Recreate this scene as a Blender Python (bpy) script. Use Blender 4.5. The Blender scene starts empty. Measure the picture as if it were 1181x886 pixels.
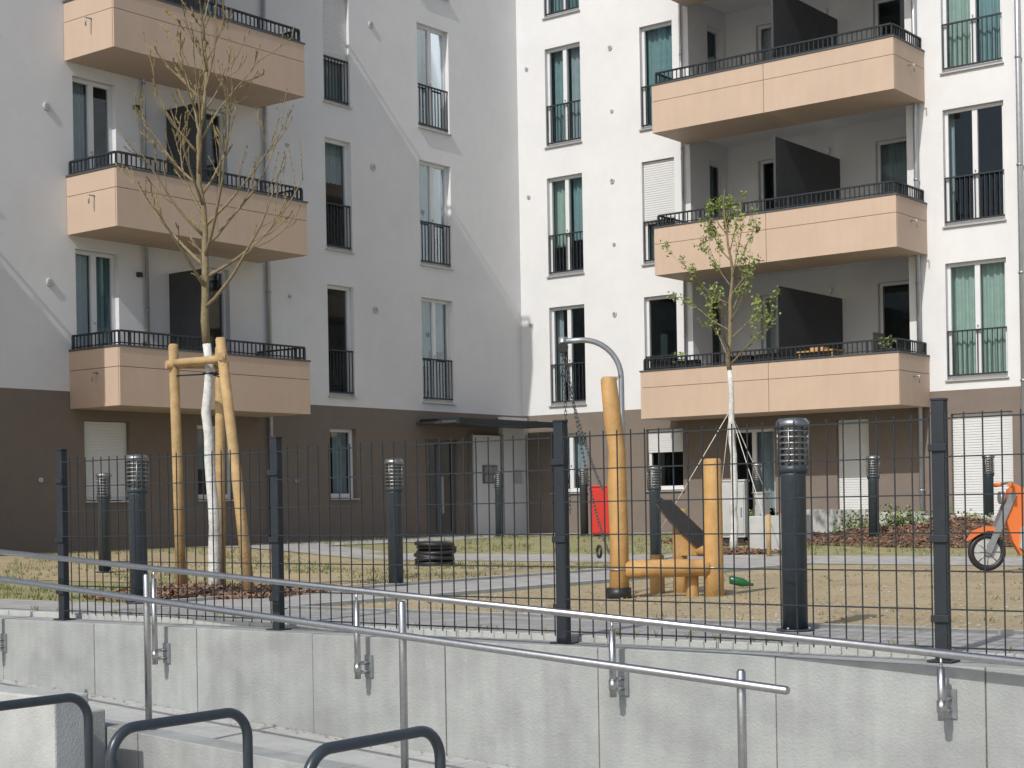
import bpy, math, random
from mathutils import Vector, Matrix
random.seed(7)
S=bpy.context.scene
# ---------------------------------------------------------------- materials
def nt(name):
    m=bpy.data.materials.new(name); m.use_nodes=True
    n=m.node_tree; n.nodes.clear()
    o=n.nodes.new('ShaderNodeOutputMaterial'); b=n.nodes.new('ShaderNodeBsdfPrincipled')
    n.links.new(b.outputs[0],o.inputs[0]); return m,n,b,o
def mat(name,col,rough=.7,scale=8,var=.12,bump=0,bscale=60,metal=0,big=0,spec=None,col2=None,streak=0,blotch=0):
    m,n,b,o=nt(name); N=n.nodes; L=n.links
    tc=N.new('ShaderNodeTexCoord')
    nz=N.new('ShaderNodeTexNoise'); nz.inputs['Scale'].default_value=scale; nz.inputs['Detail'].default_value=6; nz.inputs['Roughness'].default_value=.65
    L.new(tc.outputs['Object'],nz.inputs['Vector'])
    rp=N.new('ShaderNodeValToRGB'); rp.color_ramp.elements[0].position=.3; rp.color_ramp.elements[1].position=.7
    c=list(col); d=list(col2) if col2 else [min(1,x*(1+var)) for x in c]
    a=c if col2 else [x*(1-var) for x in c]
    rp.color_ramp.elements[0].color=(*a,1); rp.color_ramp.elements[1].color=(*d,1)
    L.new(nz.outputs['Fac'],rp.inputs[0]); last=rp.outputs[0]
    def scl(last,sc,lo,hi,mp=None,f0=.3,f1=.7):
        n2=N.new('ShaderNodeTexNoise'); n2.inputs['Scale'].default_value=sc; n2.inputs['Detail'].default_value=5
        if mp:
            q=N.new('ShaderNodeMapping'); q.inputs['Scale'].default_value=mp; L.new(tc.outputs['Object'],q.inputs[0]); L.new(q.outputs[0],n2.inputs['Vector'])
        else: L.new(tc.outputs['Object'],n2.inputs['Vector'])
        r2=N.new('ShaderNodeMapRange'); r2.inputs[1].default_value=f0; r2.inputs[2].default_value=f1; r2.inputs[3].default_value=lo; r2.inputs[4].default_value=hi
        L.new(n2.outputs['Fac'],r2.inputs[0])
        mx=N.new('ShaderNodeVectorMath'); mx.operation='SCALE'
        L.new(last,mx.inputs[0]); L.new(r2.outputs[0],mx.inputs['Scale']); return mx.outputs[0]
    if big: last=scl(last,.7,1-big,1+big*.4)
    if streak: last=scl(last,1,1-streak,1+streak*.3,(7,7,.6))
    if blotch: last=scl(last,2.3,1-blotch,1,None,.36,.46)
    L.new(last,b.inputs['Base Color'])
    b.inputs['Roughness'].default_value=rough; b.inputs['Metallic'].default_value=metal
    if spec is not None: b.inputs['Specular IOR Level'].default_value=spec
    if bump:
        n3=N.new('ShaderNodeTexNoise'); n3.inputs['Scale'].default_value=bscale; n3.inputs['Detail'].default_value=4
        L.new(tc.outputs['Object'],n3.inputs['Vector'])
        bp=N.new('ShaderNodeBump'); bp.inputs['Strength'].default_value=bump; bp.inputs['Distance'].default_value=.02
        L.new(n3.outputs['Fac'],bp.inputs['Height']); L.new(bp.outputs[0],b.inputs['Normal'])
    return m
def paver(name,c1,c2,mort,w,h,rough=.85,ms=.006):
    m,n,b,o=nt(name); N=n.nodes; L=n.links
    tc=N.new('ShaderNodeTexCoord'); br=N.new('ShaderNodeTexBrick')
    L.new(tc.outputs['Object'],br.inputs['Vector'])
    br.inputs['Color1'].default_value=(*c1,1); br.inputs['Color2'].default_value=(*c2,1); br.inputs['Mortar'].default_value=(*mort,1)
    br.inputs['Scale'].default_value=1; br.inputs['Brick Width'].default_value=w; br.inputs['Row Height'].default_value=h; br.inputs['Mortar Size'].default_value=ms
    nz=N.new('ShaderNodeTexNoise'); nz.inputs['Scale'].default_value=5; nz.inputs['Detail'].default_value=8
    L.new(tc.outputs['Object'],nz.inputs['Vector'])
    r2=N.new('ShaderNodeMapRange'); r2.inputs[1].default_value=.25; r2.inputs[2].default_value=.75; r2.inputs[3].default_value=.75; r2.inputs[4].default_value=1.15
    L.new(nz.outputs['Fac'],r2.inputs[0])
    mx=N.new('ShaderNodeVectorMath'); mx.operation='SCALE'
    L.new(br.outputs['Color'],mx.inputs[0]); L.new(r2.outputs[0],mx.inputs['Scale']); L.new(mx.outputs[0],b.inputs['Base Color'])
    b.inputs['Roughness'].default_value=rough
    return m
def glassmat(name,tint,fac,ior=1.45):
    m,n,b,o=nt(name); N=n.nodes; L=n.links; N.remove(b)
    t=N.new('ShaderNodeBsdfTransparent'); t.inputs[0].default_value=(*tint,1)
    g=N.new('ShaderNodeBsdfGlossy'); g.inputs['Roughness'].default_value=.02; g.inputs[0].default_value=(.72,.84,.92,1)
    fr=N.new('ShaderNodeFresnel'); fr.inputs[0].default_value=ior
    ad=N.new('ShaderNodeMath'); ad.operation='ADD'; ad.inputs[1].default_value=fac; ad.use_clamp=True
    L.new(fr.outputs[0],ad.inputs[0])
    mx=N.new('ShaderNodeMixShader'); L.new(ad.outputs[0],mx.inputs[0]); L.new(t.outputs[0],mx.inputs[1]); L.new(g.outputs[0],mx.inputs[2]); L.new(mx.outputs[0],o.inputs[0])
    return m
M_white=mat('stucco_white',(.68,.685,.69),.9,3,.025,.25,180,big=.05)
M_brown=mat('stucco_brown',(.185,.152,.128),.9,4,.06,.25,160,big=.06)
M_frame=mat('frame_white',(.66,.67,.68),.4,5,.03)
M_sill=mat('sill_metal',(.5,.5,.5),.4,5,.05,metal=.5)
M_glass=glassmat('window_glass',(.78,.84,.85),.03,1.27)
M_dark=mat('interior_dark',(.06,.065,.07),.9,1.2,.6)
M_anth=mat('anthracite_steel',(.024,.030,.036),.5,20,.15,metal=.2)
M_peach=mat('cladding_beige',(.52,.395,.30),.6,2.5,.03,.05,90,big=.05,streak=.04)
M_joint=mat('joint_dark',(.16,.12,.09),.9)
M_cap=mat('cap_metal',(.10,.105,.11),.5,metal=.4)
M_divider=mat('divider_panel',(.04,.043,.047),.5,4,.15)
M_pipe=mat('zinc_pipe',(.42,.44,.46),.4,12,.1,metal=.6)
M_vent=mat('vent_grey',(.50,.50,.50),.5)
M_curt=[mat('curtain_teal',(.21,.33,.34),.9,6,.12),mat('curtain_green',(.36,.46,.40),.9,6,.1),mat('curtain_white',(.62,.66,.66),.9,6,.06),mat('curtain_grey',(.34,.40,.42),.9,6,.1)]
M_shut=mat('shutter_white',(.64,.65,.65),.5,5,.03)
M_door=mat('door_grey',(.10,.11,.12),.4,5,.1)
M_conc=mat('concrete',(.345,.36,.352),.88,4,.10,.3,60,big=.14,streak=.14,blotch=.10)
M_conc2=mat('concrete_light',(.43,.44,.425),.88,5,.12,.3,70,big=.14,blotch=.08)
M_sand=mat('sand',(.40,.325,.20),.95,22,.22,.6,70,big=.18,blotch=.12)
M_grass=mat('sparse_grass',(.16,.18,.07),.95,5,.1,.6,60,col2=(.37,.32,.18))
M_blade=mat('grass_blade',(.11,.15,.045),.8,3,.2,col2=(.24,.24,.10))
M_soil=mat('mulch_soil',(.10,.06,.04),.95,20,.3,.8,60)
M_chip=mat('mulch_chips',(.14,.07,.045),.85,9,.3,col2=(.33,.21,.14))
M_pave=paver('paving',(.40,.395,.38),(.345,.34,.33),(.20,.19,.17),.4,.2)
M_pave2=paver('paving_lower',(.38,.385,.38),(.43,.43,.42),(.18,.18,.17),.6,.6)
M_steel=mat('stainless_steel',(.48,.48,.475),.34,30,.12,metal=1,bump=.03,bscale=200)
M_rack=mat('rack_paint',(.035,.045,.055),.33,20,.15,bump=.03,bscale=90)
M_boll=mat('bollard_paint',(.045,.06,.072),.45,20,.15,metal=.1,streak=.15)
M_lampm=mat('lamp_louvre',(.28,.29,.30),.42,20,.1,metal=.9)
M_lampg=glassmat('lamp_glass',(.8,.82,.83),.1)
M_wood=mat('robinia_wood',(.49,.29,.105),.65,7,.15,.25,40,big=.14,streak=.25)
M_wood2=mat('pine_stake',(.47,.32,.15),.75,9,.2,.3,40,big=.1,streak=.18)
M_bark=mat('bark',(.22,.175,.095),.85,30,.3,.6,90)
M_paint=mat('trunk_whitewash',(.60,.60,.57),.9,18,.22,.5,60,blotch=.3)
M_bud=mat('buds',(.28,.21,.085),.8,10,.3)
M_leaf=mat('young_leaf',(.14,.20,.045),.6,4,.3,col2=(.25,.31,.08))
M_dleaf=mat('shrub_leaf',(.05,.09,.03),.6,4,.3,col2=(.10,.16,.05))
M_galv=mat('galvanised',(.36,.38,.39),.4,15,.12,metal=.7)
M_black=mat('black_plastic',(.018,.018,.02),.45,15,.2)
M_red=mat('red_paint',(.55,.03,.02),.45,5,.08)
M_orange=mat('orange_panel',(.68,.17,.04),.5,5,.05)
M_cabin=mat('cabinet_grey',(.42,.43,.42),.5,5,.05)
M_green=mat('green_plastic',(.02,.12,.04),.3,5,.1)
M_rope=mat('rope',(.62,.60,.55),.8)
M_cush=mat('cushion_ochre',(.50,.27,.12),.9)
# ---------------------------------------------------------------- mesh builder
class MB:
    def __init__(s): s.v=[];s.f=[];s.m=[];s.sm=[];s.mats=[]
    def mi(s,m):
        if m not in s.mats: s.mats.append(m)
        return s.mats.index(m)
    def face(s,pts,m,sm=False):
        k=len(s.v); s.v+= [tuple(p) for p in pts]; s.f.append(tuple(range(k,k+len(pts)))); s.m.append(s.mi(m)); s.sm.append(sm)
    def hexa(s,c,m):
        k=len(s.v); s.v+=[tuple(p) for p in c]; i=s.mi(m)
        for q in ((0,3,2,1),(4,5,6,7),(0,1,5,4),(1,2,6,5),(2,3,7,6),(3,0,4,7)):
            s.f.append(tuple(k+j for j in q)); s.m.append(i); s.sm.append(False)
    def box(s,x0,x1,y0,y1,z0,z1,m):
        x0,x1=sorted((x0,x1));y0,y1=sorted((y0,y1));z0,z1=sorted((z0,z1))
        s.hexa([(x0,y0,z0),(x1,y0,z0),(x1,y1,z0),(x0,y1,z0),(x0,y0,z1),(x1,y0,z1),(x1,y1,z1),(x0,y1,z1)],m)
    def bF(s,F,t0,t1,p0,p1,z0,z1,m):
        a=F(t0,p0,z0);b=F(t1,p1,z1); s.box(a[0],b[0],a[1],b[1],a[2],b[2],m)
    def tube(s,pts,rad,m,seg=8,caps=True,sm=True):
        pts=[Vector(p) for p in pts]
        if not hasattr(rad,'__len__'): rad=[rad]*len(pts)
        k=len(s.v); i=s.mi(m); n=len(pts); up=None
        for j,p in enumerate(pts):
            d=(pts[min(j+1,n-1)]-pts[max(j-1,0)])
            if d.length<1e-9: d=Vector((0,0,1))
            d.normalize()
            if up is None: up=Vector((1,0,0)) if abs(d.x)<.8 else Vector((0,1,0))
            e=d.cross(up)
            if e.length<1e-4: e=d.cross(Vector((.3,.8,.5)))
            e.normalize(); up=e.cross(d).normalized()
            for q in range(seg):
                a=2*math.pi*q/seg
                s.v.append(tuple(p+(e*math.cos(a)+up*math.sin(a))*rad[j]))
        for j in range(n-1):
            for q in range(seg):
                a=k+j*seg+q;b=k+j*seg+(q+1)%seg
                s.f.append((a,a+seg,b+seg,b)); s.m.append(i); s.sm.append(sm)
        if caps:
            s.f.append(tuple(k+q for q in range(seg))); s.m.append(i); s.sm.append(False)
            s.f.append(tuple(k+(n-1)*seg+q for q in reversed(range(seg)))); s.m.append(i); s.sm.append(False)
    def prism(s,pts,fr,v0,v1,m):
        a=[fr(u,v0,w) for u,w in pts]; b=[fr(u,v1,w) for u,w in pts]
        s.face(a,m); s.face(b[::-1],m)
        for j in range(len(pts)):
            q=(j+1)%len(pts); s.face([a[j],a[q],b[q],b[j]],m)
    def torus(s,c,ax,R,r,m,seg=24,ss=8):
        ax=Vector(ax).normalized(); e=ax.orthogonal().normalized(); g=ax.cross(e); c=Vector(c)
        k=len(s.v);i=s.mi(m)
        for j in range(seg):
            a=2*math.pi*j/seg; d=e*math.cos(a)+g*math.sin(a)
            for q in range(ss):
                b=2*math.pi*q/ss; s.v.append(tuple(c+d*(R+r*math.cos(b))+ax*r*math.sin(b)))
        for j in range(seg):
            for q in range(ss):
                a=k+j*ss+q;b=k+j*ss+(q+1)%ss;c2=k+((j+1)%seg)*ss+(q+1)%ss;d2=k+((j+1)%seg)*ss+q
                s.f.append((a,d2,c2,b)); s.m.append(i); s.sm.append(True)
    def build(s,name,parent=None,loc=None,bevel=0):
        me=bpy.data.meshes.new(name); me.from_pydata(s.v,[],s.f)
        for m in s.mats: me.materials.append(m)
        me.polygons.foreach_set('material_index',s.m); me.polygons.foreach_set('use_smooth',s.sm); me.update()
        o=bpy.data.objects.new(name,me); S.collection.objects.link(o)
        if parent: o.parent=parent
        if loc: o.location=loc
        if bevel:
            b=o.modifiers.new('bevel','BEVEL'); b.width=bevel; b.segments=2; b.limit_method='ANGLE'
        return o
def empty(name,loc=(0,0,0)):
    e=bpy.data.objects.new(name,None); e.location=loc; S.collection.objects.link(e); return e
def ss(a,b,x):
    t=max(0,min(1,(x-a)/(b-a))); return t*t*(3-2*t)
def H(x,y): return .2*max(ss(10,17,y),ss(11,15,-x))
# ---------------------------------------------------------------- facades
CX,CY=-16.63,21.37
FL=lambda t,p,z:(CX+p,CY-t,z)
FR=lambda t,p,z:(CX+t,CY-p,z)
BAND=2.9; TOP=16.2; ST=2.94; Z1=3.08
bld=empty('apartment_building')
walls=MB();frames=MB();glass=MB();curts=MB();rails=MB();shut=MB()
def wall(F,t0,t1,z0,z1,ops,P=0,rev=.2,band=True,recess=()):
    ts=sorted({t0,t1}|{o[0] for o in ops}|{o[1] for o in ops}|{r[0] for r in recess}|{r[1] for r in recess})
    zs={z0,z1}|{o[2] for o in ops}|{o[3] for o in ops}|{r[2] for r in recess}|{r[3] for r in recess}
    if band and z0<BAND<z1: zs.add(BAND)
    zs=sorted(zs)
    for i in range(len(ts)-1):
        for j in range(len(zs)-1):
            a,b,c,d=ts[i],ts[i+1],zs[j],zs[j+1]; tm=(a+b)/2; zm=(c+d)/2
            if any(o[0]<tm<o[1] and o[2]<zm<o[3] for o in list(ops)+list(recess)): continue
            walls.face([F(a,P,c),F(b,P,c),F(b,P,d),F(a,P,d)],M_brown if band and zm<BAND else M_white)
    for o in ops:
        a,b,c,d=o[:4]; m=M_brown if band and c<BAND-.5 else M_white
        q=P-rev
        walls.face([F(a,P,c),F(b,P,c),F(b,q,c),F(a,q,c)],m); walls.face([F(a,P,d),F(b,P,d),F(b,q,d),F(a,q,d)],m)
        walls.face([F(a,P,c),F(a,P,d),F(a,q,d),F(a,q,c)],m); walls.face([F(b,P,c),F(b,P,d),F(b,q,d),F(b,q,c)],m)
def curtain(F,a,b,z0,z1,P,m):
    n=max(6,int((b-a)/.02)); ph=random.random()*6; pr=None
    for i in range(n+1):
        t=a+(b-a)*i/n; p=P+.028*math.sin(t*48+ph)+.012*math.sin(t*21+ph*2)
        c=(F(t,p,z0),F(t,p,z1))
        if pr: curts.face([pr[0],c[0],c[1],pr[1]],m,True)
        pr=c
def window(F,a,b,z0,z1,P=0,split=1,cu=None,rail=False,shutter=0.,door=False):
    q0,q1=P-.17,P-.10; w=.065; fm=M_door if door else M_frame
    frames.bF(F,a+.003,a+w,q0,q1,z0+.003,z1-.003,fm); frames.bF(F,b-w,b-.003,q0,q1,z0+.003,z1-.003,fm)
    frames.bF(F,a+w,b-w,q0,q1,z0+.03,z0+.03+w*1.3,fm); frames.bF(F,a+w,b-w,q0,q1,z1-w,z1-.003,fm)
    for k in range(1,split):
        c=a+(b-a)*k/split; frames.bF(F,c-.05,c+.05,q0,q1+.004,z0+.032+w*1.3,z1-w-.002,fm)
        frames.bF(F,c-.012,c+.012,q1+.004,q1+.03,z0+(z1-z0)*.45,z0+(z1-z0)*.45+.03,M_galv)
    # each pane set very slightly out of plane, as real glazing is
    for k in range(split):
        u0=a+(b-a)*k/split+(w if k==0 else .04); u1=a+(b-a)*(k+1)/split-(w if k==split-1 else .04); e=random.uniform(-.004,.004); e2=random.uniform(-.004,.004)
        glass.face([F(u0,P-.135+e,z0+.1),F(u1,P-.135-e,z0+.1),F(u1,P-.135-e+e2,z1-w),F(u0,P-.135+e+e2,z1-w)],M_glass)
    frames.bF(F,a-.03,b+.03,P-.10,P+.05,z0-.012,z0+.014,M_sill)
    if cu:
        for (f0,f1,k,zz) in cu: curtain(F,a+(b-a)*f0,a+(b-a)*f1,z0+.03+(z1-z0)*zz,z1-.02,P-.3,M_curt[k])
    if rail:
        pr=P-.05
        for z in (z0+.09,z0+.93): rails.bF(F,a+.004,b-.004,pr-.018,pr+.018,z,z+.03,M_anth)
        n=max(4,round((b-a)/.10))
        for i in range(n+1):
            t=a+.012+(b-a-.024)*i/n; rails.bF(F,t-.008,t+.008,pr-.008,pr+.008,z0+.12,z0+.93,M_anth)
    if shutter>0:
        z=z1-.01; zb=z1-(z1-z0)*shutter
        while z>zb:
            shut.bF(F,a+.01,b-.01,P-.085,P-.07,z-.044,z-.004,M_shut); shut.bF(F,a+.01,b-.01,P-.095,P-.085,z-.05,z,M_shut); z-=.05
def vent(F,t,z,P=0,r=.075):
    a=Vector(F(t,P+.002,z)); b=Vector(F(t,P+.03,z)); frames.tube([a,b],[r,r*.9],M_vent,14)
    c=Vector(F(t,P+.034,z)); frames.tube([b,c],[r*.6,r*.55],M_galv,12)
WH=2.25
opsL=[]
def addL(a,b,z0,z1,**k): opsL.append((a,b,z0,z1)); window(FL,a,b,z0,z1,**k)
for f in range(4):
    z=Z1+ST*f
    addL(5.6,6.35,z,z+WH,rail=True,cu=[None,[(.0,.98,3,.62)],[(.0,1,3,.0)],None][f],shutter=.6 if f==2 else 0)
    addL(2.46,3.5,z,z+WH,split=2,rail=True,cu=[[(.0,.5,3,.5),(.5,1,3,.35)],[(.0,.45,3,.3),(.5,.75,0,0)],[(.05,.3,0,0),(.55,.98,3,0)],None][f])
    addL(11.52,12.42,z,z+WH,split=2,cu=[[(0,.45,0,0),(.5,.98,3,0)],[(.5,1,3,0)],None,None][f])
    addL(8.95,9.75,z,z+WH,cu=[[(.3,1,0,0)],None,[(0,.5,3,0)],None][f])
    addL(14.2,15.2,z,z+WH,split=2,rail=True)
addL(11.34,12.3,1.03,2.42,shutter=.93); addL(8.9,9.8,1.03,2.42,split=2,cu=[(0,1,3,.4)]); addL(5.6,6.35,1.03,2.45,split=1,cu=[(0,.5,3,0)])
opsL.append((2.35,3.45,.2,2.3)); window(FL,2.35,3.45,.2,2.3,split=2,door=True)
wall(FL,0,24,-.2,TOP,opsL)
opsR=[];rec=[]
def addR(a,b,z0,z1,**k): opsR.append((a,b,z0,z1)); window(FR,a,b,z0,z1,**k)
RT0,RT1,RD=4.6,9.5,1.6
for f in range(4):
    z=Z1+ST*f
    addR(.8,1.78,z,z+WH,split=2,rail=True,cu=[[(0,.22,3,0)],[(0,.48,1,.3),(.55,1,0,.35)],[(.05,.45,0,0),(.55,.95,3,0)],[(0,1,0,0)]][f])
    addR(3.37,4.2,z,z+WH,rail=True,cu=[None,[(0,.98,1,0)],[(0,.98,0,0)],None][f],shutter=.6 if f==1 else 0)
    addR(10.24,11.43,z,z+WH,split=2,rail=True,cu=[[(0,.47,1,0),(.52,.99,1,0)],[(.0,.10,3,0)],[(0,.48,1,0),(.55,1,0,0)],None][f])
    addR(13.2,14.4,z,z+WH,split=2,rail=True)
    zf,zc=z-.05,z+2.66
    rec.append((RT0,RT1,zf,zc))
    ob=[(5.35,6.45,z,z+WH),(8.1,8.9,z,z+WH)]
    wall(FR,RT0,RT1,zf,zc,ob,P=-RD,band=False)
    window(FR,5.35,6.45,z,z+WH,P=-RD,split=2,cu=[(0,.3,2,0)] if f!=1 else None); window(FR,8.1,8.9,z,z+WH,P=-RD,cu=[None,[(0,1,3,.4)],None,None][f])
    FS=lambda t,p,zz:(CX+RT0+p,CY+t,zz)
    wall(FS,0,RD,zf,zc,[(.8,1.45,z,z+WH)],band=False); window(FS,.8,1.45,z,z+WH,cu=[(0,1,3,.3)] if f%2 else None)
    walls.face([FR(RT1,0,zf),FR(RT1,-RD,zf),FR(RT1,-RD,zc),FR(RT1,0,zc)],M_white)
    walls.face([FR(RT0,0,zc),FR(RT1,0,zc),FR(RT1,-RD,zc),FR(RT0,-RD,zc)],M_white)
    walls.face([FR(RT0,0,zf),FR(RT1,0,zf),FR(RT1,-RD,zf),FR(RT0,-RD,zf)],M_conc)
    frames.tube([FR(7.0,-RD+.01,z+2.2),FR(7.0,-RD+.07,z+2.2)],.08,M_frame,14)
addR(.8,1.78,1.1,2.45,split=2,cu=[(0,1,3,.3)]); addR(3.37,4.3,1.1,2.45,shutter=.35); addR(5.45,6.5,.25,2.35,split=2,cu=[(.5,1,3,.2)])
addR(7.9,8.6,.22,2.45,shutter=.99); addR(10.3,11.5,.3,2.45,split=2,shutter=.99)
wall(FR,0,24,-.2,TOP,opsR,recess=rec)
shell=MB()
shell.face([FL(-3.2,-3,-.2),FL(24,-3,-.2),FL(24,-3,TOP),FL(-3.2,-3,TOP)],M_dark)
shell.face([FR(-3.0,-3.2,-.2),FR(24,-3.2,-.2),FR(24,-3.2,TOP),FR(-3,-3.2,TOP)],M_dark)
shell.face([FL(24,-3,-.2),FL(24,0,-.2),FL(24,0,TOP),FL(24,-3,TOP)],M_white)
shell.face([FR(24,-3.2,-.2),FR(24,0,-.2),FR(24,0,TOP),FR(24,-3.2,TOP)],M_white)
shell.box(CX-3.1,CX+.15,CY-24.1,CY+3.3,TOP,TOP+.3,M_cap); shell.box(CX+.152,CX+24.1,CY-.15,CY+3.3,TOP,TOP+.3,M_cap)
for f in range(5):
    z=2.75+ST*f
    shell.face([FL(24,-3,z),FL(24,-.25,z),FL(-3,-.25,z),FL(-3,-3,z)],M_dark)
for f in range(4):
    z=Z1+ST*f
    vent(FL,12.95,z+1.62); vent(FL,4.95,z+1.85); vent(FL,7.4,z+1.9,r=.04); vent(FR,2.6,z+1.95,r=.06); vent(FR,.28,z+1.9,r=.05); vent(FR,2.62,z+.55,r=.04)
    frames.bF(FL,11.05,11.13,.002,.08,z+1.9,z+1.98,M_anth); frames.bF(FL,10.98,11.02,.002,.05,z+.7,z+.76,M_cap)
for t in (1.2,7.3,13.2): vent(FL,t,1.4,r=.045)
for t in (2.6,7.2): vent(FR,t,1.9,r=.045)
pipes=MB()
def dpipe(F,t,z0,z1,p=.07,r=.045):
    pipes.tube([F(t,p,z0),F(t,p,z1)],r,M_pipe,10)
    z=z0+.8
    while z<z1: pipes.tube([F(t,p,z-.02),F(t,p,z+.02)],r*1.25,M_galv,10); z+=2
dpipe(FL,8.02,.2,TOP); dpipe(FL,10.95,3.6,TOP,r=.03); dpipe(FR,9.72,.2,TOP); dpipe(FR,11.75,.2,TOP,r=.05); dpipe(FR,4.45,3.6,TOP,r=.03)
balc=MB();brail=MB()
def balcony(F,t0,t1,D,z,seams,near):
    zb,zt=z-.48,z+.50; e=.03
    balc.bF(F,t0+e,t1-e,.005,D-e,zb+.02,z-.04,M_joint)
    balc.bF(F,t0+e,t1-e,D-.12,D-e,z-.04,zt-.01,M_joint)
    for a,b in ((t0+e,t0+.12),(t1-.12,t1-e)): balc.bF(F,a,b,.005,D-.12,z-.04,zt-.01,M_joint)
    g=.005; zm=zt-.34
    ed=[t0]+seams+[t1]
    for i in range(len(ed)-1):
        for (c,d) in ((zb,zm-g),(zm+g,zt-.012)):
            balc.bF(F,ed[i]+g,ed[i+1]-g,D-e,D,c,d,M_peach)
            balc.bF(F,ed[i]+g,ed[i+1]-g,D-.135,D-.12,max(c,z),d,M_peach)
    for (c,d) in ((zb,zm-g),(zm+g,zt-.012)):
        balc.bF(F,t0,t0+e,.006,D-e-g,c,d,M_peach); balc.bF(F,t1-e,t1,.006,D-e-g,c,d,M_peach)
    for i in range(len(ed)-1): balc.bF(F,ed[i]+g+(e if i==0 else 0),ed[i+1]-g-(e if i==len(ed)-2 else 0),.006,D-e-g,zb+.003,zb+.02,M_peach)
    balc.bF(F,t0-.015,t1+.015,D-.14,D+.015,zt-.01,zt+.02,M_cap)
    for a,b in ((t0-.015,t0+.14),(t1-.14,t1+.015)): balc.bF(F,a,b,.005,D-.142,zt-.01,zt+.02,M_cap)
    q=.07; zr=zt+.27
    def run(a,b):
        a=Vector(a);b=Vector(b);L=(b-a).length;n=round(L/.1)
        d=(b-a).normalized(); s=Vector((-d.y,d.x,0))
        for z0_,z1_,w in ((zr-.03,zr,.025),(zt+.05,zt+.07,.012)):
            c=[a+s*w,b+s*w,b-s*w,a-s*w]
            brail.hexa([(p.x,p.y,z0_) for p in c]+[(p.x,p.y,z1_) for p in c],M_anth)
        for i in range(n+1):
            p=a+(b-a)*i/n; h=.009 if i%10 else .02
            brail.box(p.x-h,p.x+h,p.y-h,p.y+h,zt+.02,zr-.03,M_anth)
    run(F(t0+q,D-q,0),F(t1-q,D-q,0)); run(F(t0+q,.02,0),F(t0+q,D-q-.03,0)); run(F(t1-q,.02,0),F(t1-q,D-q-.03,0))
    te=t1 if near else t0
    sp=F(te,.75,zt-.42); d=Vector(F(te+(.12 if near else -.12),.75,zt-.42)); balc.tube([sp,d,(d.x,d.y,d.z-.14)],.014,M_galv,8)
for f in range(4):
    z=Z1+ST*f
    balcony(FL,8.2,12.58,1.32,z,[10.4],True)
    if f<2: balcony(FL,15.7,20.1,1.32,z,[17.9],True)  # unseen balcony stack added here, kept low to shape its shadow on the facade
    balc.bF(FL,10.35,10.40,.01,1.02,z+.02,z+2.03,M_divider)
    balcony(FR,4.15 if f==0 else 4.55,9.89,1.39,z,[7.15],True)
    balc.bF(FR,7.25,7.30,-1.59,1.22,z+.02,z+2.0,M_divider)
ent=MB()
ent.bF(FL,.15,3.75,.01,1.2,2.60,2.65,M_cap); ent.bF(FL,.12,3.78,1.15,1.24,2.57,2.69,M_anth)
for t in (1.0,2.4,3.6): ent.bF(FL,t-.03,t+.03,.01,1.15,2.655,2.71,M_anth)
ent.bF(FL,.95,2.0,.006,.10,.15,2.42,M_shut); ent.bF(FL,.02,.94,.006,.14,.15,2.85,M_frame)
ent.bF(FL,1.15,1.65,.102,.13,1.35,1.75,M_door); ent.bF(FL,.3,.6,.142,.17,1.35,1.65,M_cabin)
ent.bF(FL,1.98,2.02,.006,.12,.15,2.45,M_galv); ent.bF(FL,.935,.965,.006,.15,.15,2.45,M_galv)
for i in range(3):
    for j in range(2): ent.bF(FL,1.18+.15*i,1.31+.15*i,.131,.138,1.38+.18*j,1.54+.18*j,M_galv)
ent.bF(FL,2.83,2.88,-.09,-.03,.7,1.5,M_steel)
for o,n in ((walls,'walls'),(frames,'window_frames'),(glass,'window_glass'),(curts,'curtains'),(rails,'window_railings'),(shut,'roller_shutters'),(shell,'interior_and_roof'),(pipes,'downpipes'),(balc,'balconies'),(brail,'balcony_railings'),(ent,'entrance_canopy')):
    o.build(n,bld)
bt=MB()
z=Z1
def pot_plant(mb,x,y,z,r=.12,h=.3,leaf=60,lh=.35):
    mb.tube([(x,y,z),(x,y,z+h)],[r*.8,r],M_black,12)
    for i in range(leaf):
        a=random.random()*6.28; q=random.random()*r*1.5; zz=z+h+random.random()*lh
        c=Vector((x+math.cos(a)*q,y+math.sin(a)*q,zz)); u=Vector((random.uniform(-1,1),random.uniform(-1,1),random.uniform(-.2,1))).normalized()*.04; w=u.orthogonal().normalized()*.02
        mb.face([c-u,c+w,c+u,c-w],M_leaf)
for i in range(5):
    t=4.3+i*.62
    if i!=2: bt.bF(FR,t,t+.5,1.05,1.22,z+.45,z+.68,M_black)
for t,h in ((9.5,.25),(4.9,.25)):
    p=FR(t,1.0,z); pot_plant(bt,p[0],p[1],p[2]+.32,.12,.3,50,h)
bt.build('balcony_plants')
bf=MB()
bf.bF(FR,7.6,8.4,.55,1.05,z+.66,z+.69,M_wood)
for t in (7.65,8.35):
    for p in (.6,1.0): bf.bF(FR,t-.02,t+.02,p-.02,p+.02,z,z+.66,M_wood)
bf.bF(FR,7.8,8.1,.65,.9,z+.69,z+.76,M_cush)
bf.build('balcony_table')
bc=MB()
for t in (8.75,):
    bc.bF(FR,t,t+.45,.5,.95,z+.42,z+.46,M_black); bc.bF(FR,t+.42,t+.46,.5,.95,z+.46,z+.95,M_black)
    for a in (t+.02,t+.42):
        for p in (.52,.92): bc.bF(FR,a-.015,a+.015,p-.015,p+.015,z,z+.42,M_black)
bc.build('balcony_chair')
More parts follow.
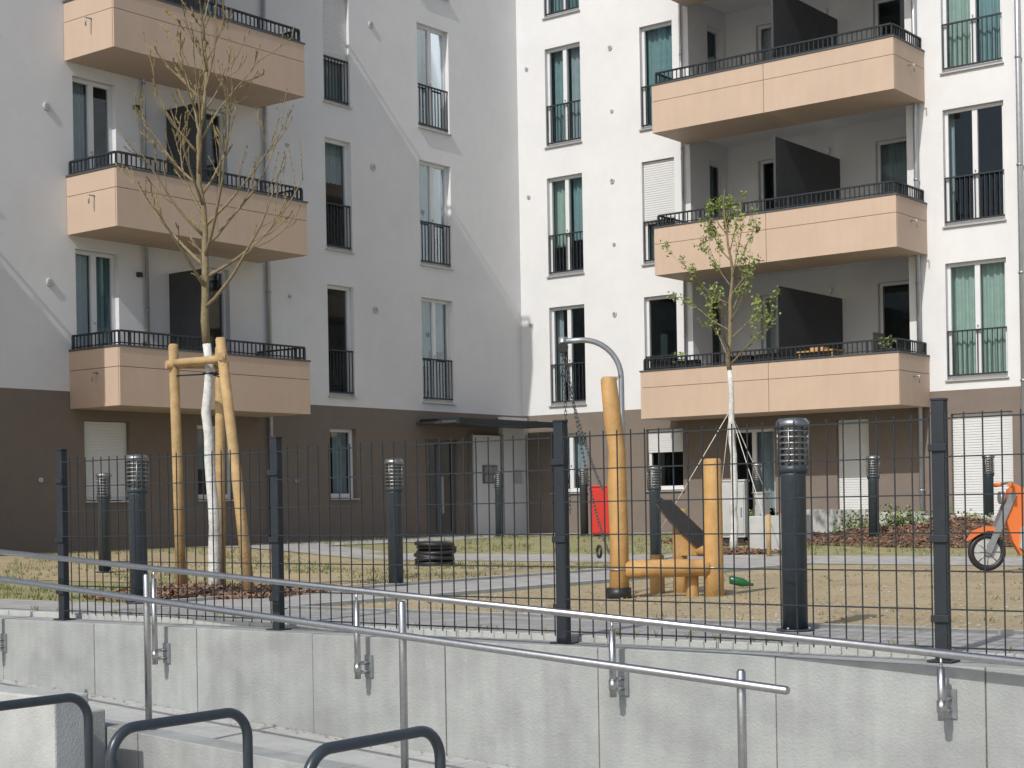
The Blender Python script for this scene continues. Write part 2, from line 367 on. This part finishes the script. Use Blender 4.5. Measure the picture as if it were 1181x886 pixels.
# ---------------------------------------------------------------- ground
def sheet(name,x0,x1,y0,y1,off,m,step=.6):
    mb=MB(); nx=max(1,int((x1-x0)/step)); ny=max(1,int((y1-y0)/step))
    for i in range(nx+1):
        for j in range(ny+1):
            x=x0+(x1-x0)*i/nx; y=y0+(y1-y0)*j/ny; mb.v.append((x,y,H(x,y)+off))
    k=mb.mi(m)
    for i in range(nx):
        for j in range(ny):
            a=i*(ny+1)+j; mb.f.append((a,a+ny+1,a+ny+2,a+1)); mb.m.append(k); mb.sm.append(True)
    return mb.build(name)
g=MB(); g.face([(-600,-600,-1),(600,-600,-1),(600,600,-1),(-600,600,-1)],M_pave2); g.build('ground')
sheet('courtyard_lawn',-40,40,.22,60,0,M_grass,1.0)
sheet('sand_area',-3.7,16,1.45,10.6,.006,M_sand)
sheet('sand_area',-15,-5.9,4.2,10.6,.006,M_sand)
sheet('pavement',-40,40,.26,1.3,.008,M_pave)
sheet('footpath',-5.5,-3.9,1.301,10.8,.008,M_pave,.5)
sheet('footpath',-16,20,10.801,12.4,.008,M_pave,.5)
sheet('footpath',-16.6,-14.2,12.401,19.4,.008,M_pave,.5)
sheet('footpath',-16.6,12,19.401,21.36,.008,M_pave,.5)
kb=MB()
for (x0,x1,y0,y1) in ((-3.88,-3.8,1.40,10.7),(-3.799,16,1.32,1.40),(-5.6,-5.52,1.32,10.7)):
    kb.box(x0,x1,y0,y1,-.05,.035,M_conc2)
kb.build('path_edging')
gb=MB()
def tufts(n,x0,x1,y0,y1,hh):
    for i in range(n):
        x=random.uniform(x0,x1);y=random.uniform(y0,y1)
        if math.sin(x*1.9+math.sin(y*1.3)*2)+math.sin(y*2.3+x)<-.3: continue
        z=H(x,y)
        for k in range(4):
            a=random.random()*6.28; w=.007; h=hh*random.uniform(.5,1.3); dx=math.cos(a);dy=math.sin(a)
            px=x+random.uniform(-.04,.04);py=y+random.uniform(-.04,.04)
            gb.face([(px-dy*w,py+dx*w,z),(px+dy*w,py-dx*w,z),(px+dx*h*.5,py+dy*h*.5,z+h)],M_blade)
tufts(2200,-16,4,12.5,19.3,.07); tufts(2000,-15,-5.7,1.4,4.2,.055); tufts(2600,-15,-6,4.2,10.6,.05); tufts(600,-3.6,9,1.5,10.5,.035)
# weeds growing in the joint behind the wall coping
for i in range(90):
    x=random.uniform(-8,5); y=.255+random.uniform(-.004,.03)
    for k in range(5):
        a=random.random()*6.28; h=random.uniform(.02,.06); gb.face([(x-.006,y,.01),(x+.006,y,.01),(x+math.cos(a)*h*.6,y+math.sin(a)*h*.4,.01+h)],M_blade)
gb.build('grass')
pb=MB()
for i in range(2600):
    x=random.uniform(-3.6,6);y=random.uniform(1.5,10) if random.random()<.6 else random.uniform(1.5,4); s=random.uniform(.006,.02); c=Vector((x,y,.008+s*.4))
    q=[c+Vector((math.cos(a+i)*s,math.sin(a+i)*s*.7,0)) for a in (0,1.57,3.14,4.71)]; t=c+Vector((0,0,s*.6))
    mm=random.choice([M_conc,M_bark,M_sand,M_chip])
    for k in range(4): pb.face([q[k],q[(k+1)%4],t],mm)
pb.build('pebbles')
def mulch(cx,cy,rx,ry,n,hh,name):
    mb=MB(); seg=36; R=6
    prof=lambda r:hh*(1-r**1.7)+.01
    W_=lambda a:(1+.10*math.sin(a*2+cx)+.06*math.sin(a*5+cy))
    wob=lambda x,y:hh*.22*math.sin(x*3.1)*math.cos(y*3.7)
    def hz(x,y,k): return H(x,y)+prof(k)+wob(x,y)*(1-k)
    P=[]
    for r in range(R+1):
        P.append([(cx+rx*r/R*math.cos(a*2*math.pi/seg)*W_(a*2*math.pi/seg),cy+ry*r/R*math.sin(a*2*math.pi/seg)*W_(a*2*math.pi/seg)) for a in range(seg)])
    for r in range(R):
        for a in range(seg):
            b=(a+1)%seg; q=[(P[r][a],r),(P[r+1][a],r+1),(P[r+1][b],r+1),(P[r][b],r)]
            mb.face([(p[0],p[1],hz(p[0],p[1],k/R)) for p,k in q],M_soil,True)
    for i in range(n):
        a=random.random()*6.283; r=math.sqrt(random.random())*1.1; x=cx+rx*r*math.cos(a)*W_(a);y=cy+ry*r*math.sin(a)*W_(a); z=hz(x,y,min(1,r))+.012
        u=Vector((random.uniform(-1,1),random.uniform(-1,1),random.uniform(-.5,.5))).normalized()*random.uniform(.015,.045)
        w=u.cross(Vector((random.uniform(-.4,.4),random.uniform(-.4,.4),1))).normalized()*random.uniform(.006,.016); c=Vector((x,y,z)); nn=Vector((0,0,.006))
        mb.face([c-u-w,c+u-w,c+u+w,c-u+w],M_chip); mb.face([c-u-w-nn*2,c+u-w-nn*2,c+u-w,c-u-w],M_chip)
    return mb.build(name)
mulch(-6.29,2.6,1.0,.95,2600,.07,'mulch_bed')
mulch(-3.9,15.3,2.4,1.3,4200,.30,'mulch_bed')
mulch(-7.4,15.6,1.6,1.1,1500,.2,'mulch_bed')
mulch(-6.26,12.9,.8,.35,500,.05,'mulch_bed')
# ---------------------------------------------------------------- retaining wall, ramp
rw=empty('retaining_wall'); w=MB()
xs=[.354+1.2*k for k in range(-16,12)]
for a in xs:
    d=random.uniform(-.002,.002); w.box(a+.003,a+1.197,-.15+d,.15,-1.1,-.03+d,M_conc)
w.box(xs[0],xs[-1],-.14,.14,-1.1,-.04,M_joint)
for k in range(34): w.box(-19+k*1.0+.003,-19+(k+1)*1.0-.003,.153,.258,-.3,.012,M_conc2)
w.build('concrete_panels',rw,bevel=.006)
RZ=lambda x:-.814-.0504*x if x>-9 else -.814+.0504*9
def rampbox(mb,x0,x1,y0,y1,off,m,zb=-1.1):
    mb.hexa([(x0,y0,zb),(x1,y0,zb),(x1,y1,zb),(x0,y1,zb),(x0,y0,RZ(x0)+off),(x1,y0,RZ(x1)+off),(x1,y1,RZ(x1)+off),(x0,y1,RZ(x0)+off)],m)
r=MB()
for k in range(12):
    rampbox(r,-9+k*1.05,-9+(k+1)*1.05-.006,-1.345,-.152,0,M_conc2)
r.box(-18,-9.006,-1.345,-.152,-1.1,RZ(-9),M_conc2)
for k in range(7): rampbox(r,-9+k*1.7,-9+(k+1)*1.7-.008,-1.55,-1.35,.15,M_conc)
r.build('access_ramp',bevel=.006)
cb=MB(); cb.box(-6,-2.09,-2.25,-2.0,-1.05,-.25,M_conc2); cb.box(-6,-2.5,-1.99,-1.56,-1.05,-.42,M_conc2); cb.build('concrete_step',bevel=.012)
lt=MB()
for i in range(260): # dry leaves and grit blown against the wall foot
    x=random.uniform(-7,3); y=-.16-abs(random.gauss(0,.12)); s=random.uniform(.006,.02); z=RZ(x)+.006; a=random.random()*6
    lt.face([(x+math.cos(a+k)*s,y+math.sin(a+k)*s*.6,z+random.random()*.008) for k in (0,1.6,3.1,4.7)],random.choice([M_bark,M_chip,M_bud]))
lt.build('leaf_litter')
# ---------------------------------------------------------------- handrails
def arc(c,a,b,n,r,e,f):
    return [Vector(c)+Vector(e)*r*math.cos(a+(b-a)*i/n)+Vector(f)*r*math.sin(a+(b-a)*i/n) for i in range(n+1)]
hr=empty('handrail'); m=MB(); zf=lambda x:.54-.0607*(x+5.64)
m.tube([(-12,-.27,zf(-12)),(-3,-.27,zf(-3)),(5,-.27,zf(5))],.022,M_steel,14); m.build('rail',hr)
m=MB()
for x in (-7.6,-5.62,-3.57,-1.505,.546,2.57,4.6):
    m.tube([(x,-.27,-.30),(x,-.27,zf(x)-.075)],.021,M_steel,14); m.tube([(x,-.27,zf(x)-.08),(x,-.27,zf(x)-.02)],.008,M_steel,8)
    m.tube([(x,-.262,-.2),(x,-.165,-.2)],.013,M_steel,10); m.tube([(x,-.262,-.26),(x,-.165,-.26)],.013,M_steel,10)
    m.box(x-.035,x+.035,-.166,-.153,-.30,-.15,M_galv); m.tube([(x,-.27,-.20),(x,-.27,-.26)],.026,M_steel,12)
m.build('bracket_posts',hr)
hr2=empty('handrail'); m=MB(); zn=lambda x:.386-.0704*(x+3.75)
m.tube([(-12,-1.45,zn(-12)),(-3,-1.45,zn(-3)),(2.32,-1.45,zn(2.32)),(2.33,-1.45,zn(2.33))],[.021,.021,.021,.017],M_steel,14); m.build('rail',hr2)
m=MB()
for x,zt in ((-6.5,.7),(-4.4,.58),(-2.26,.44),(-.08,.315),(2.06,.04)):
    m.tube([(x,-1.41,RZ(x)+.1),(x,-1.41,zt-.012),(x,-1.41,zt)],[.022,.022,.014],M_steel,14)
    m.tube([(x,-1.41,RZ(x)+.15),(x,-1.41,RZ(x)+.158)],.05,M_steel,14)
m.build('posts',hr2)
# ---------------------------------------------------------------- fence
fe=empty('mesh_fence'); px=[-5.02,-2.53,0,2.47,4.97]; m=MB()
for x in px:
    m.box(x-.035,x+.035,-.03,.03,-.03,1.345,M_anth); m.box(x-.038,x+.038,-.033,.033,1.345,1.36,M_black)
    m.box(x-.07,x+.07,-.06,.06,-.029,-.018,M_anth)
    for z in (.2,.62,1.1): m.box(x-.05,x+.05,-.045,-.031,z-.02,z+.02,M_anth)
m.build('posts',fe,bevel=.004)
m=MB()
for i in range(4):
    a=px[i]+.045;b=px[i+1]-.045
    for k in range(7):
        z=.05+.2*k
        for dy in (-.038,-.022): m.box(a,b,dy-.0035,dy+.0035,z-.0035,z+.0035,M_anth)
    n=round((b-a)/.1)
    for k in range(n+1):
        x=a+(b-a)*k/n; m.box(x-.003,x+.003,-.0333,-.0267,.02,1.28,M_anth)
m.build('wire_mesh',fe)
# ---------------------------------------------------------------- bike racks
for x in (-.93,.26,1.445):
    m=MB(); y0,y1=-3.68,-2.89; zt=-.08-.024; rr=.13; zg=-1
    pts=[Vector((x,y0,zg)),Vector((x,y0,zt-rr))]+arc((x,y0+rr,zt-rr),math.pi,math.pi/2,9,rr,(0,1,0),(0,0,1))+arc((x,y1-rr,zt-rr),math.pi/2,0,9,rr,(0,1,0),(0,0,1))+[Vector((x,y1,zg))]
    m.tube(pts,.024,M_rack,18); m.tube([(x,y0,-.6),(x,y1,-.6)],.016,M_rack,10)
    for y in (y0,y1): m.tube([(x,y,zg+.001),(x,y,zg+.01)],.06,M_rack,14)
    m.build('bike_rack')
# ---------------------------------------------------------------- bollard lights
m=MB(); rb=.08
m.tube([(0,0,0),(0,0,.012)],.12,M_boll,20); m.tube([(0,0,0),(0,0,.98),(0,0,1.0)],[rb,rb,rb+.012],M_boll,24); m.tube([(0,0,1.0),(0,0,1.05)],rb+.014,M_boll,24)
for k in range(4):
    a=k*math.pi/2+.3; m.tube([(.1*math.cos(a),.1*math.sin(a),.01),(.1*math.cos(a),.1*math.sin(a),.025)],.009,M_galv,6)
m.tube([(0,0,1.05),(0,0,1.30)],.075,M_lampg,20,caps=False); m.tube([(0,0,1.05),(0,0,1.28)],.035,M_lampm,12)
for k in range(6): m.tube([(0,0,1.07+k*.038),(0,0,1.085+k*.038)],[.103,.088],M_lampm,24)
for k in range(4):
    a=k*math.pi/2+.5; m.tube([(.098*math.cos(a),.098*math.sin(a),1.05),(.098*math.cos(a),.098*math.sin(a),1.3)],.006,M_lampm,6)
m.tube([(0,0,1.29),(0,0,1.32),(0,0,1.345),(0,0,1.35)],[.105,.105,.085,.03],M_lampm,24)
b0=m.build('bollard_light')
bl=[(1.03,1.08),(-5.6,4.67),(-5.75,1.36),(-11.83,5.71),(-14.58,17.82),(-4.8,14.66),(-6.56,11.26),(-12.62,18.08),(-8.9,18.44),(-4.36,18.17)]
for i,(x,y) in enumerate(bl):
    o=b0 if i==0 else bpy.data.objects.new('bollard_light',b0.data)
    if i: S.collection.objects.link(o)
    o.location=(x,y,H(x,y)+.01); o.rotation_euler=(random.uniform(-.008,.008),random.uniform(-.008,.008),random.random()*3)
rv=Vector((.7897,.6136,0)); fv=Vector((-.6136,.7897,0)); zv=Vector((0,0,1))
# ---------------------------------------------------------------- trees
def rot(v,ax,a): return Matrix.Rotation(a,3,ax)@v
def tree(name,base,ht,zw,zb,spread,leafy,seed):
    random.seed(seed); e=empty(name,base); wood=MB();wh=MB();lf=MB()
    n=26; pts=[];rad=[]
    ox=oy=0
    for i in range(n+1):
        f=i/n; z=ht*f; ox+=random.uniform(-.016,.016)*(1+f*1.8); oy+=random.uniform(-.016,.016)*(1+f*1.8)
        pts.append(Vector((ox,oy,z))); rad.append(.056*(1-f)**.8+.005)
    k=int(n*zw/ht)
    wh.tube(pts[:k+1],rad[:k+1],M_paint,12); wood.tube(pts[k:],rad[k:],M_bark,10)
    def tip(p,d):
        if leafy:
            for q in range(random.randint(1,3)):
                c=p+Vector([random.uniform(-.05,.05) for _ in range(3)]); u=Vector([random.uniform(-1,1) for _ in range(3)]).normalized()*random.uniform(.018,.038); w=u.orthogonal().normalized(); w=rot(w,u.normalized(),random.random()*6)*.016
                lf.face([c-u,c+w,c+u*1.1,c-w],M_leaf)
        else:
            u=d.normalized()*.02; w=u.orthogonal().normalized()*.008; lf.face([p-u,p+w,p+u,p-w],M_bud); w2=u.cross(w).normalized()*.008; lf.face([p-u,p+w2,p+u,p-w2],M_bud)
    def branch(p,d,L,r,dep,curl):
        n=8; P=[p.copy()];R=[r]; q=p.copy(); d=d.normalized()
        for i in range(n):
            d=(d+Vector((random.uniform(-.10,.10),random.uniform(-.10,.10),curl+random.uniform(-.06,.06)))).normalized()
            q=q+d*L/n; P.append(q.copy()); R.append(max(.0038 if not leafy else .0026,r*(1-(i+1)/n*.78)))
            if dep<2 and i>=2 and random.random()<((.6 if leafy else .85) if dep==0 else .25):
                ax=d.orthogonal().normalized(); ax=rot(ax,d,random.random()*6.28)
                branch(q,rot(d,ax,random.uniform(.35,.75)),L*random.uniform(.2,.42),R[-1]*.65,dep+1,curl)
            if (dep>0 or i>2) and random.random()<(.5 if leafy else .6): tip(q,d)
        tip(q,d); wood.tube(P,R,M_bark,6 if dep==0 else 4)
    nb=27 if not leafy else 18
    for i in range(nb):
        f=i/nb; z=zb+(ht-zb-.3)*f; j=min(n-1,int(z/ht*n)); p=pts[j].lerp(pts[j+1],z/ht*n-j)
        a=i*2.4+random.uniform(-.5,.5); el=random.uniform(.3,.8)+f*.4
        branch(p,Vector((math.cos(a)*math.cos(el),math.sin(a)*math.cos(el),math.sin(el))),spread*(1-f*.62)*random.uniform(.6,1.15),(.021 if not leafy else .016)*(1-f*.5),0,random.uniform(.03,.11))
    wh.build('trunk_whitewashed',e); wood.build('trunk_and_branches',e); lf.build('leaves' if leafy else 'buds',e)
tree('young_tree',(-6.29,2.74,.0),5.9,2.72,2.85,1.8,False,21)
tree('young_tree',(-6.26,12.9,H(-6.26,12.9)),5.45,2.75,2.8,1.2,True,5)
random.seed(3)
tb=Vector((-6.29,2.74,0)); st=MB()
tops=[tb-rv*.40+fv*.15,tb+rv*.17-fv*.38,tb+rv*.02+fv*.42]; bots=[tb-rv*.40+fv*.35,tb+rv*.45-fv*.55,tb-rv*.05+fv*.6]
for a,b in zip(bots,tops): st.tube([a-zv*.1,a.lerp(b,.5)+zv*1.26,b+zv*2.5,b+zv*2.52],[.055,.052,.05,.04],M_wood2,14)
for i in range(3):
    a=tops[i];b=tops[(i+1)%3]; d=(b-a).normalized()*.08; st.tube([a-d+zv*2.33,b+d+zv*2.31],.04,M_wood2,12)
st.torus(tb+zv*2.2,(0,0,1),.075,.012,M_black)
for a in tops: st.tube([a+zv*2.2,tb+zv*2.2],.008,M_black,6)
st.build('tree_stakes')
gr=MB(); t2=Vector((-6.26,12.9,.1))
for dx,dy in ((-1.1,-.3),(1.0,-.7),(.2,1.2),(-.8,.9)):
    gr.tube([t2+zv*2.1,t2+Vector((dx,dy,.3))],.006,M_rope,5); gr.tube([t2+Vector((dx,dy,-.1)),t2+Vector((dx,dy,.55))],.035,M_wood2,10)
gr.build('tree_guy_ropes')
# ---------------------------------------------------------------- playground
pe=empty('play_structure'); A=Vector((-2.04,3.63,0)); B=Vector((-1.43,4.23,0)); m=MB()
def log(p,q,r,mm=M_wood):
    p=Vector(p);q=Vector(q);L=q-p; m.tube([p,p+L*.3,p+L*.65,p+L*.985,q],[r*1.03,r,r*.98,r*.95,r*.8],mm,16)
m.tube([A-zv*.1,A+zv*.5+rv*.01,A+zv*1.0-rv*.0,A+zv*1.3+rv*.005,A+zv*1.6-rv*.03,A+zv*1.93-rv*.06,A+zv*1.95-rv*.06],[.088,.082,.085,.075,.078,.07,.055],M_wood,18)
log(B-zv*.1,B+zv*1.22,.085)
log(A+zv*.26+rv*.05,B+zv*.26-rv*.05-fv*.02,.08)
D3=A+rv*.66+fv*.16; log(D3-zv*.1,D3+zv*.33,.06)
Cc=A+rv*.62+fv*.75; log(Cc-zv*.1,Cc+zv*.78,.07); D2=A+rv*.40+fv*.7; log(D2-zv*.1,D2+zv*.36,.07)
log(Cc+zv*.40,B+zv*.40,.05)
for s in (A,B): m.torus(s+zv*.26,(0,0,1),.088,.006,M_galv)
m.build('logs',pe)
m=MB()
fr=lambda u,v,w:tuple(A+rv*u+fv*v+zv*w)
m.prism([(.38,.82),(.42,.86),(.50,.86),(.84,.52),(.84,.42),(.72,.44),(.50,.66)],fr,.28,.52,M_black)
m.prism([(.52,.36),(.80,.36),(.80,.41),(.60,.55),(.52,.55)],fr,.34,.44,M_wood)
m.tube([A+rv*.40+fv*.4+zv*.86,A+rv*.86+fv*.4+zv*.48],.035,M_black,10)
m.torus(A-rv*.17+zv*.42-fv*.05,rv+fv*.3,.05,.012,M_black); m.tube([A-zv*.0,A+zv*.1],.11,M_black,14)
m.build('chute',pe)
pc=empty('sand_crane'); m=MB(); Pp=Vector((-2.5,4.41,0)); rr=.36
pts=[Pp-zv*.1,Pp+zv*1.0,Pp+zv*(2.37-rr)]+arc(tuple(Pp-rv*rr+zv*(2.37-rr)),0,math.pi/2,9,rr,tuple(rv),(0,0,1))+[Pp-rv*.54+zv*2.36]
m.tube(pts,.026,M_galv,14); m.tube([Pp-rv*.54+zv*2.40,Pp-rv*.54+zv*2.28],.04,M_galv,12); m.tube([Pp-rv*.54-fv*.06+zv*2.3,Pp-rv*.54+fv*.06+zv*2.3],.05,M_black,14)
m.build('bent_pole',pc)
m=MB()
def chain(a,b,sag):
    a=Vector(a);b=Vector(b);L=(b-a).length;n=int(L/.04)
    P=[a.lerp(b,i/n)-zv*sag*4*(i/n)*(1-i/n) for i in range(n+1)]
    for i in range(n):
        d=P[i+1]-P[i]; s=d.orthogonal().normalized()
        if i%2: s=s.cross(d.normalized())
        s*=.009
        m.tube([P[i]-d*.15+s,P[i+1]+d*.15+s],.004,M_cap,4); m.tube([P[i]-d*.15-s,P[i+1]+d*.15-s],.004,M_cap,4)
ae=Pp-rv*.54+zv*2.27
chain(ae-rv*.02,A-rv*.12+zv*.95,.12); chain(ae+rv*.02,A-rv*.08+zv*.4,.22); chain(ae,Pp-rv*.50+zv*.75,.0)
m.build('chains',pc)
R0=Vector((-.795,9.16,0)); rd=empty('motorbike_spring_rider'); fr=lambda u,v,w:tuple(R0+rv*u+fv*v+zv*w)
m=MB()
for u in (-.08,.88):
    m.torus(fr(u,0,.235),tuple(fv),.175,.035,M_black,32,10)
    m.tube([fr(u,-.02,.235),fr(u,.02,.235)],.145,M_cabin,24)
    m.tube([fr(u,-.05,.235),fr(u,.05,.235)],.04,M_galv,12)
    for k in range(8):
        a=k*math.pi/4; m.tube([fr(u,-.024,.235),fr(u+.15*math.cos(a),-.024,.235+.15*math.sin(a))],.006,M_galv,5)
m.build('wheels',rd)
m=MB()
m.prism([(-.30,.36),(-.22,.47),(-.08,.52),(.06,.50),(.02,.46),(-.08,.47),(-.2,.42)],fr,-.06,.06,M_orange)
m.prism([(-.11,.24),(-.05,.22),(.24,.86),(.17,.9)],fr,-.075,-.045,M_galv); m.prism([(-.11,.24),(-.05,.22),(.24,.86),(.17,.9)],fr,.045,.075,M_galv)
m.prism([(.12,.62),(.16,.92),(.24,.98),(.36,.90),(.52,.74),(.66,.66),(.98,.70),(1.08,.78),(1.1,.70),(.92,.55),(.66,.40),(.44,.22),(.28,.20),(.20,.34)],fr,-.05,.05,M_orange)
m.prism([(.26,.28),(.34,.22),(.60,.30),(.66,.42),(.45,.56),(.28,.5)],fr,-.09,.09,M_cabin)
m.prism([(.50,.76),(.66,.69),(.95,.73),(1.0,.78),(.8,.76),(.62,.77)],fr,-.1,.1,M_black)
m.tube([fr(.46,-.096,.36),fr(.46,.096,.36)],.07,M_black,14)
m.build('body_panel',rd)
m=MB()
m.tube([fr(.10,-.26,.97),fr(.18,-.1,.99),fr(.18,.1,.99),fr(.10,.26,.97)],.016,M_galv,10); m.tube([fr(.11,-.02,.83),fr(.06,-.02,.83)],.07,M_galv,14)
m.tube([fr(.10,-.26,.97),fr(.15,-.16,.98)],.024,M_orange,10); m.tube([fr(.10,.26,.97),fr(.15,.16,.98)],.024,M_orange,10)
sp=[Vector(fr(.42+.09*math.cos(k*.6),.09*math.sin(k*.6),.02+k*.0042)) for k in range(48)]; m.tube(sp,.013,M_black,8); m.tube([fr(.42,0,0),fr(.42,0,.02)],.16,M_galv,20)
m.build('handlebar_and_spring',rd)
m=MB()
for k in range(6): m.torus((-8.98+random.uniform(-.03,.03),9.26+random.uniform(-.03,.03),.04+k*.055),(random.uniform(-.08,.08),random.uniform(-.08,.08),1),.26,.03,M_black,28,8); m.torus((-8.98,9.26,.045+k*.055),(0,0,1),.19,.028,M_black,24,8)
m.build('pipe_coil')
m=MB(); bp=Vector((5.88+.7897*2.17-.6136*15.4,-8.07+.6136*2.17+.7897*15.4,0.06))
m.tube([bp-rv*.10+zv*.03,bp-rv*.09+zv*.03,bp+rv*.03,bp+rv*.07-zv*.01,bp+rv*.11-zv*.02,bp+rv*.13-zv*.02],[.03,.042,.042,.025,.015,.015],M_green,14); m.build('green_bottle')
def cabinet(name,x,y,w,d,h,m0,rz=0,foot=.12):
    m=MB(); z=0; m.box(-w/2,w/2,-d/2,d/2,z+foot,z+h,m0); m.box(-w/2-.015,w/2+.015,-d/2-.015,d/2+.015,z+h,z+h+.03,m0)
    m.box(-w/2+.02,w/2-.02,-d/2-.012,-d/2-.001,z+foot+.04,z+h-.04,m0); m.box(-w/2+.03,w/2-.03,-d/2+.03,d/2-.03,z-.02,z+foot-.001,M_black)
    m.box(w/2-.07,w/2-.05,-d/2-.03,-d/2-.013,z+h*.45,z+h*.6,M_galv); o=m.build(name,loc=(x,y,H(x,y)),bevel=.006); o.rotation_euler=(0,0,rz)
cabinet('red_litter_bin',-12.33,18.28,.42,.34,.98,M_red,.62,.03); cabinet('electrical_cabinet',-7.2,14.6,.42,.3,1.02,M_cabin,.3); cabinet('electrical_cabinet',-6.95,15.05,.2,.2,.8,M_cabin)
m=MB()
m.box(-6.1,-5.5,13.1,13.2,-.1,.62,M_conc2); m.box(-6.1,-6.0,13.201,15,-.1,.62,M_conc2)
m.build('planter_wall',bevel=.01)
m=MB(); m.box(-7.4,-6.2,17.3,17.5,0,.68,M_conc2); m.box(-6.195,-5.2,17.3,17.5,0,.62,M_conc2); m.box(-5.19,-2.5,17.3,17.5,0,.55,M_conc2); m.build('planter_wall',bevel=.01)
random.seed(9)
sh=MB()
for i in range(34):
    x=random.uniform(-5.6,-1.0);y=random.uniform(15.2,16.9)
    if i>28: x=random.uniform(-8.6,-6.4);y=random.uniform(14.6,16.2)
    z=H(x,y)+.12; S_=random.uniform(.8,1.25)
    for k in range(110):
        a=random.random()*6.28; el=random.uniform(.1,1.5); L=random.uniform(.05,.38)*S_; c=Vector((x+math.cos(a)*math.cos(el)*L,y+math.sin(a)*math.cos(el)*L,z+math.sin(el)*L))
        u=Vector([random.uniform(-1,1) for _ in range(3)]).normalized()*.034; w=u.orthogonal().normalized()*.02; sh.face([c-u,c+w,c+u,c-w],M_dleaf if k%4 else M_leaf)
    for k in range(5):
        a=random.random()*6.28; sh.tube([(x,y,z-.1),(x+math.cos(a)*.15,y+math.sin(a)*.15,z+.30)],.005,M_bark,4)
sh.build('shrubs')
# ---------------------------------------------------------------- camera, light
cam=bpy.data.cameras.new('camera'); co=bpy.data.objects.new('camera',cam); S.collection.objects.link(co); S.camera=co
cam.sensor_width=36; cam.lens=36*1853/1181; cam.shift_y=141/1181; cam.clip_end=2000
R=Matrix.Rotation(math.radians(37.85),4,'Z')@Matrix.Rotation(math.radians(90),4,'X')@Matrix.Rotation(math.radians(-1),4,'Z')
co.matrix_world=Matrix.Translation((5.88,-8.07,.83))@R
E=math.radians(42); ph=math.radians(7)
tr=Vector((-math.sin(ph)*math.cos(E),math.cos(ph)*math.cos(E),-math.sin(E)))
sl=bpy.data.lights.new('sun','SUN'); sl.energy=3.15; sl.angle=math.radians(.5); sl.color=(1,.97,.92)
so=bpy.data.objects.new('sun',sl); S.collection.objects.link(so); so.rotation_euler=tr.to_track_quat('-Z','Y').to_euler()
W=bpy.data.worlds.new('World'); S.world=W; W.use_nodes=True; n=W.node_tree; bg=n.nodes['Background']
sk=n.nodes.new('ShaderNodeTexSky'); sk.sky_type='NISHITA'; sk.sun_disc=False; sk.sun_elevation=E; sk.sun_rotation=math.atan2(-tr.x,-tr.y); sk.dust_density=2.5
n.links.new(sk.outputs[0],bg.inputs[0]); bg.inputs[1].default_value=.12
S.view_settings.view_transform='Standard'; S.view_settings.look='None'; S.view_settings.exposure=0
